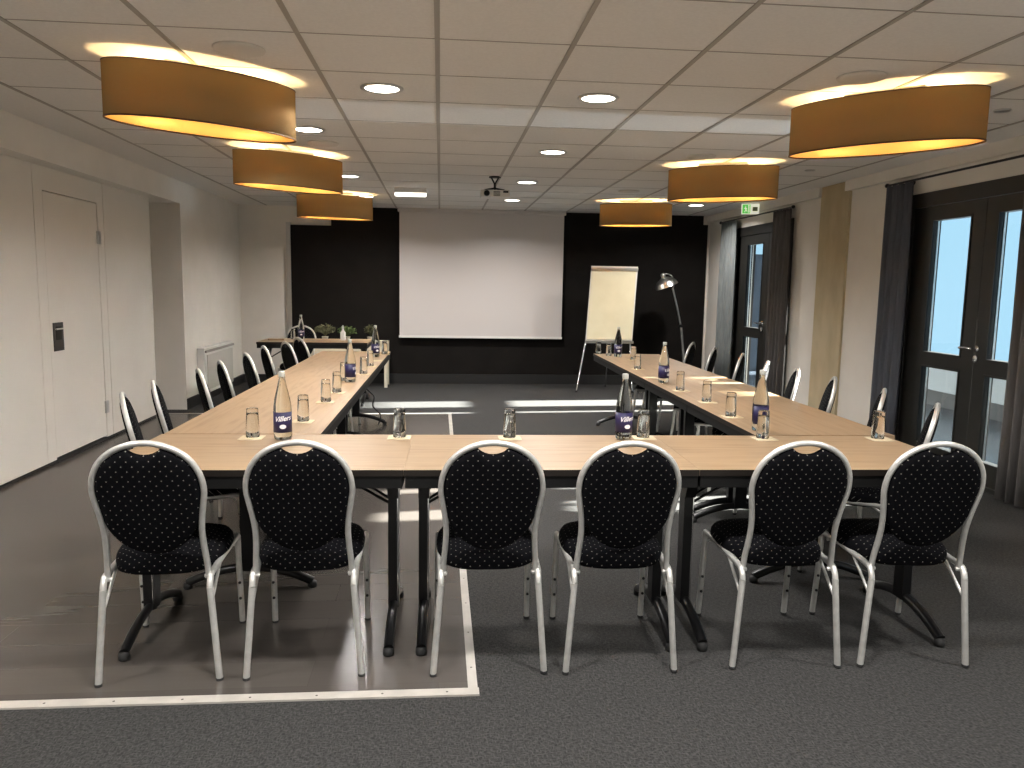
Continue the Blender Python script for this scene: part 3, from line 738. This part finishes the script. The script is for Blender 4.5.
# industrial floor lamp
fl = empty('floor_lamp', (3.46, 10.72, 0)); tag(fl, 'industrial metal floor lamp with dome head beside the flip chart', 'floor lamp')
MB().lathe([(0, 0), (.15, 0), (.15, .02), (.14, .028), (.02, .034), (0, .034)], 28).build('base', M['black_steel'], fl)
MB().tube([(0, 0, .03), (-.03, 0, .46), (-.09, 0, .92)], .017, 12).build('pole', M['steel'], fl)
MB().tube([(-.09, 0, .90), (-.155, 0, 1.17), (-.235, -.02, 1.43)], .013, 12).build('upper_pole', M['steel'], fl)
jt = MB().tube([(-.09, -.03, .91), (-.09, .03, .91)], .024, 12).build('joint', M['black_steel'], fl)
def dome(name, prof, m, seg=28):
    d = MB().lathe(prof, seg); ax = R(22)
    d.v = [(-.315+v[0]*math.cos(ax)-v[2]*math.sin(ax)*-1*-1, v[1], 1.455+v[0]*math.sin(ax)+v[2]*math.cos(ax)) for v in d.v]
    return d.build(name, m, fl)
dome('lamp_shade', [(.165, 0), (.163, .004), (.150, .045), (.115, .09), (.06, .122), (.03, .132), (.03, .12), (.058, .113), (.110, .083), (.144, .042), (.157, .002), (.165, 0)], M['steel'])
dome('shade_cap', [(.032, .128), (.032, .175), (.022, .19), (0, .192)], M['steel'])
dome('bulb', [(0, .03), (.022, .038), (.030, .06), (.022, .085), (.014, .11), (0, .112)], M['white'])
MB().tube(smooth_path([(-.235, -.02, 1.42), (-.22, -.01, 1.50), (-.25, 0, 1.60), (-.33, 0, 1.63), (-.37, 0, 1.60)], 5), .008, 8).build('yoke', M['steel'], fl)

# radiator on the left wall
rd = empty('radiator', (XL, 9.85, 0)); tag(rd, 'white electric wall radiator under no window on the left wall', 'radiator')
rd['label'] = 'white electric radiator mounted low on the left wall'
MB().box(0.015, .10, -.62, .62, .12, .655).build('body', M['white'], rd, bevel=.008)
MB().box(.10, .108, -.53, .58, .16, .57).build('front_panel', mat('radiator_grille', (.55, .52, .47), .5), rd, bevel=.003)
MB().box(.03, .118, -.60, .62, .60, .625).build('top_vent', mat('radiator_vent', (.35, .33, .3), .5), rd)
MB().box(-.0, .016, -.4, -.3, .2, .5).box(-.0, .016, .3, .4, .2, .5).build('wall_bracket', M['white'], rd)

# exit sign
ex = empty('exit_sign', (3.80, 9.50, CH)); tag(ex, 'small lit green and white emergency exit sign over the far door', 'exit sign')
ex.rotation_euler = (0, 0, R(-16))
MB().box(-.105, .105, -.02, .02, -.135, -.012).build('housing', M['exit_white'], ex, bevel=.004)
MB().box(-.02, .02, -.012, .012, -.013, -.0005).build('bracket', M['white'], ex)
MB().box(-.095, .0, -.0225, -.0205, -.128, -.02).build('green_panel', M['exit_green'], ex)
pg = MB()
def bar(p, q, w, y=-.0238):
    p = Vector((p[0], y, p[1])); q = Vector((q[0], y, q[1])); d = (q-p).normalized(); n_ = Vector((-d.z, 0, d.x))*w
    a_ = [p+n_, p-n_, q-n_, q+n_]; pg.add([tuple(v) for v in a_]+[(v.x, v.y+.001, v.z) for v in a_], [(0, 1, 2, 3), (7, 6, 5, 4), (0, 4, 5, 1), (1, 5, 6, 2), (2, 6, 7, 3), (3, 7, 4, 0)])
bar((-.060, -.055), (-.052, -.085), .007); bar((-.052, -.085), (-.070, -.112), .004); bar((-.052, -.085), (-.038, -.105), .004); bar((-.058, -.06), (-.040, -.072), .003); bar((-.06, -.06), (-.076, -.072), .003); bar((-.060, -.038), (-.056, -.046), .006)
bar((-.024, -.03), (-.024, -.118), .004); bar((-.030, -.03), (-.008, -.03), .003); bar((-.010, -.03), (-.010, -.118), .003)
pg.build('running_figure', M['exit_white'], ex)
tr_ = MB(); tr_.box(.025, .085, -.0225, -.0205, -.10, -.05); tr_.build('dark_arrow_panel', mat('exit_grey', (.2, .22, .12), .5), ex)

# emergency light on the ceiling
el = empty('emergency_light', (-.335, 8.95, CH)); tag(el, 'rectangular lit emergency light on the ceiling before the screen', 'ceiling light')
MB().box(-.18, .18, -.05, .05, -.055, -.0005).build('housing', M['white'], el, bevel=.006)
MB().box(-.175, .175, -.045, .045, -.09, -.0555).build('diffuser', M['emergency'], el, bevel=.012)

# cable hanging under the left arm
cb = MB().tube(smooth_path([(-.62, 6.30, .70), (-.60, 6.30, .60), (-.53, 6.32, .52), (-.54, 6.33, .44), (-.48, 6.35, .36), (-.50, 6.35, .28)], 6), .006, 8).build('hanging_cable', M['rubber']); tag(cb, 'black cable hanging below the left arm of tables', 'cable')

# ================================================================== CEILING LIGHTS
def downlight():
    d = empty('downlight')
    MB().lathe([(.105, -.0005), (.118, -.0005), (.118, -.006), (.112, -.009), (.097, -.009), (.093, -.004), (.093, -.0005)], 32).build('trim_ring', M['steel'], d)
    MB().lathe([(0, -.0045), (.0925, -.0045), (.0925, -.001), (0, -.001)], 32).build('lens', M['led'], d)
    return d
dl0 = downlight(); DL = [(-.324, 4.49, 'nearest on the left of the central runner'), (.885, 4.52, 'nearest on the right of the central runner'), (.885, 6.33, 'second of the right hand line'), (.88, 8.17, 'third of the right hand line, beside the projector'),
      (.885, 9.88, 'last of the right hand line, before the screen'), (-.925, 5.74, 'seen behind the nearest left drum lamp'), (-.915, 8.1, 'seen behind the second left drum lamp'), (3.24, 9.885, 'at the far right corner by the exit sign'),
      (-.92, 9.9, 'seen behind the farthest left drum lamp')]
for k, (x, y, nm) in enumerate(DL):
    d = dl0 if k == 0 else clone(dl0); d.location = (x, y, CH); tag(d, 'round recessed ceiling downlight, '+nm, 'downlight', 'recessed downlights')
LIT = DL+[(-.324, 2.1, ''), (.885, 2.1, ''), (-2.1, 2.1, ''), (2.7, 2.1, ''), (-.324, 0, ''), (.885, 0, ''), (-2.1, 0, ''), (2.7, 0, '')]
for k, (x, y, nm) in enumerate(LIT):
    if not nm:
        d = clone(dl0); d.location = (x, y, CH); tag(d, 'round recessed ceiling downlight above or behind the camera', 'downlight', 'recessed downlights')
    lamp_obj('downlight_beam', 'AREA', (x, y, CH-.012), DOWN_E, (1, .965, .93), aim=(0, 0, -1), shape='DISK', size=.17, spread=R(150))
sp0 = MB().lathe([(.085, -.0005), (.118, -.0005), (.118, -.005), (.112, -.011), (.09, -.014), (0, -.016)], 32).build('ceiling_speaker', mat('speaker_grille', (.66, .63, .58), .7))
for k, (x, y, nm) in enumerate([(-.93, 3.86, 'beside the nearest left drum lamp'), (2.09, 3.88, 'beside the nearest right drum lamp'), (-.90, 6.27, 'over the middle left drum lamp'), (2.09, 6.30, 'over the middle right drum lamp'), (2.07, 8.66, 'before the farthest right drum lamp')]):
    o = sp0 if k == 0 else clone(sp0); o.location = (x, y, CH); tag(o, 'round flush ceiling speaker '+nm, 'speaker', 'round ceiling speakers')
sd0 = MB().lathe([(0, -.012), (.035, -.012), (.045, -.006), (.047, -.0005)], 20).build('sprinkler_cover', M['steel'])
for k, (x, y) in enumerate([(3.256, 4.43), (3.26, 6.83)]):
    o = sd0 if k == 0 else clone(sd0); o.location = (x, y, CH); tag(o, 'small dark ceiling cap beside the '+('nearest' if k == 0 else 'middle')+' right drum lamp', 'ceiling cap', 'small ceiling caps')

def drum(x0, y0, x1, y1, label, m=.165):
    cx, cy = (x0+x1)/2, (y0+y1)/2; L = math.hypot(x1-x0, y1-y0)/2; ang = math.atan2(y1-y0, x1-x0)
    z0, z1 = 2.185, 2.440
    d = empty('drum_lamp', (cx, cy, 0), ang); tag(d, label, 'ceiling lamp', 'oval drum lamps')
    n = 72
    def ell(a_, b_): return [(a_*math.cos(2*PI*k/n), b_*math.sin(2*PI*k/n)) for k in range(n)]
    def wall(a_, b_, a2, b2, zz0, zz1, name, mt_):
        o_ = ell(a_, b_); i_ = ell(a2, b2)
        vs = [(x, y, zz0) for x, y in o_]+[(x, y, zz1) for x, y in o_]+[(x, y, zz0) for x, y in i_]+[(x, y, zz1) for x, y in i_]; fs = []
        for k in range(n):
            j = (k+1) % n; fs += [(k, j, n+j, n+k), (2*n+k, 3*n+k, 3*n+j, 2*n+j), (k, 2*n+k, 2*n+j, j), (n+k, n+j, 3*n+j, 3*n+k)]
        return MB().add(vs, fs, True).build(name, mt_, d)
    wall(L, m, L-.003, m-.003, z0, z1, 'shade', M['shade'])
    wall(L+.0015, m+.0015, L-.005, m-.005, z0-.003, z0+.004, 'lower_rim', M['shade_rim'])
    wall(L+.0015, m+.0015, L-.005, m-.005, z1-.002, z1+.003, 'upper_rim', M['shade_rim'])
    MB().prism(ell(L-.006, m-.006), z0+.004, z0+.007).build('diffuser', M['diffuser'], d)
    MB().prism([(-.20, -.03), (.20, -.03), (.20, .03), (-.20, .03)], CH-.02, CH-.0005).build('ceiling_mount', M['white'], d)
    rods = MB()
    for s in (-1, 1): rods.tube([(s*.15, 0, CH-.02), (s*.15, 0, z1-.02), (s*.22, 0, z1-.06)], .004, 8)
    rods.tube([(-L+.003, 0, z1-.02), (L-.003, 0, z1-.02)], .003, 8); rods.tube([(0, -m+.003, z1-.02), (0, m-.003, z1-.02)], .003, 8)
    rods.build('suspension_rod', M['steel'], d)
    for s in (-1, 1):
        p = Vector((cx+math.cos(ang)*s*.24, cy+math.sin(ang)*s*.24, z0+.105))
        MB().lathe([(0, -.02), (.011, -.015), (.016, 0), (.012, .015), (.009, .035), (0, .045)], 16, s*.24, 0).build('bulb', M['bulb'], d, (0, 0, z0+.11))
        lamp_obj('bulb_light', 'POINT', p, SHADE_E, (1, .70, .34), shadow_soft_size=.033)
bm_ = M['bulb'] = emission('warm_bulb', (1, .78, .45), 12)
drum(-1.58, 3.95, -.80, 4.50, 'large oval ochre drum lamp, nearest on the left', .20)
drum(-1.605, 6.40, -.855, 6.98, 'oval ochre drum lamp, middle of the three on the left', .20)
drum(-1.67, 9.45, -.82, 9.72, 'oval ochre drum lamp, farthest of the three on the left', .20)
drum(2.00, 4.46, 2.715, 3.79, 'large oval ochre drum lamp, nearest on the right', .20)
drum(1.98, 6.83, 2.79, 6.40, 'oval ochre drum lamp, middle of the three on the right', .20)
drum(1.96, 9.70, 2.80, 9.45, 'oval ochre drum lamp, farthest of the three on the right', .20)
# added spots standing in for low sun glare off the terrace onto the ceiling
lamp_obj('glare_standin', 'SPOT', (10, 5.12, .10), 1500, (.85, .93, 1), aim=(-6.05, .01, 1.62), spot_size=R(6.6), spot_blend=.3, shadow_soft_size=.03)
lamp_obj('glare_standin', 'SPOT', (10, 10.2, .10), 350, (.85, .93, 1), aim=(-6.05, -.56, 1.40), spot_size=R(8), spot_blend=.15, shadow_soft_size=.03)
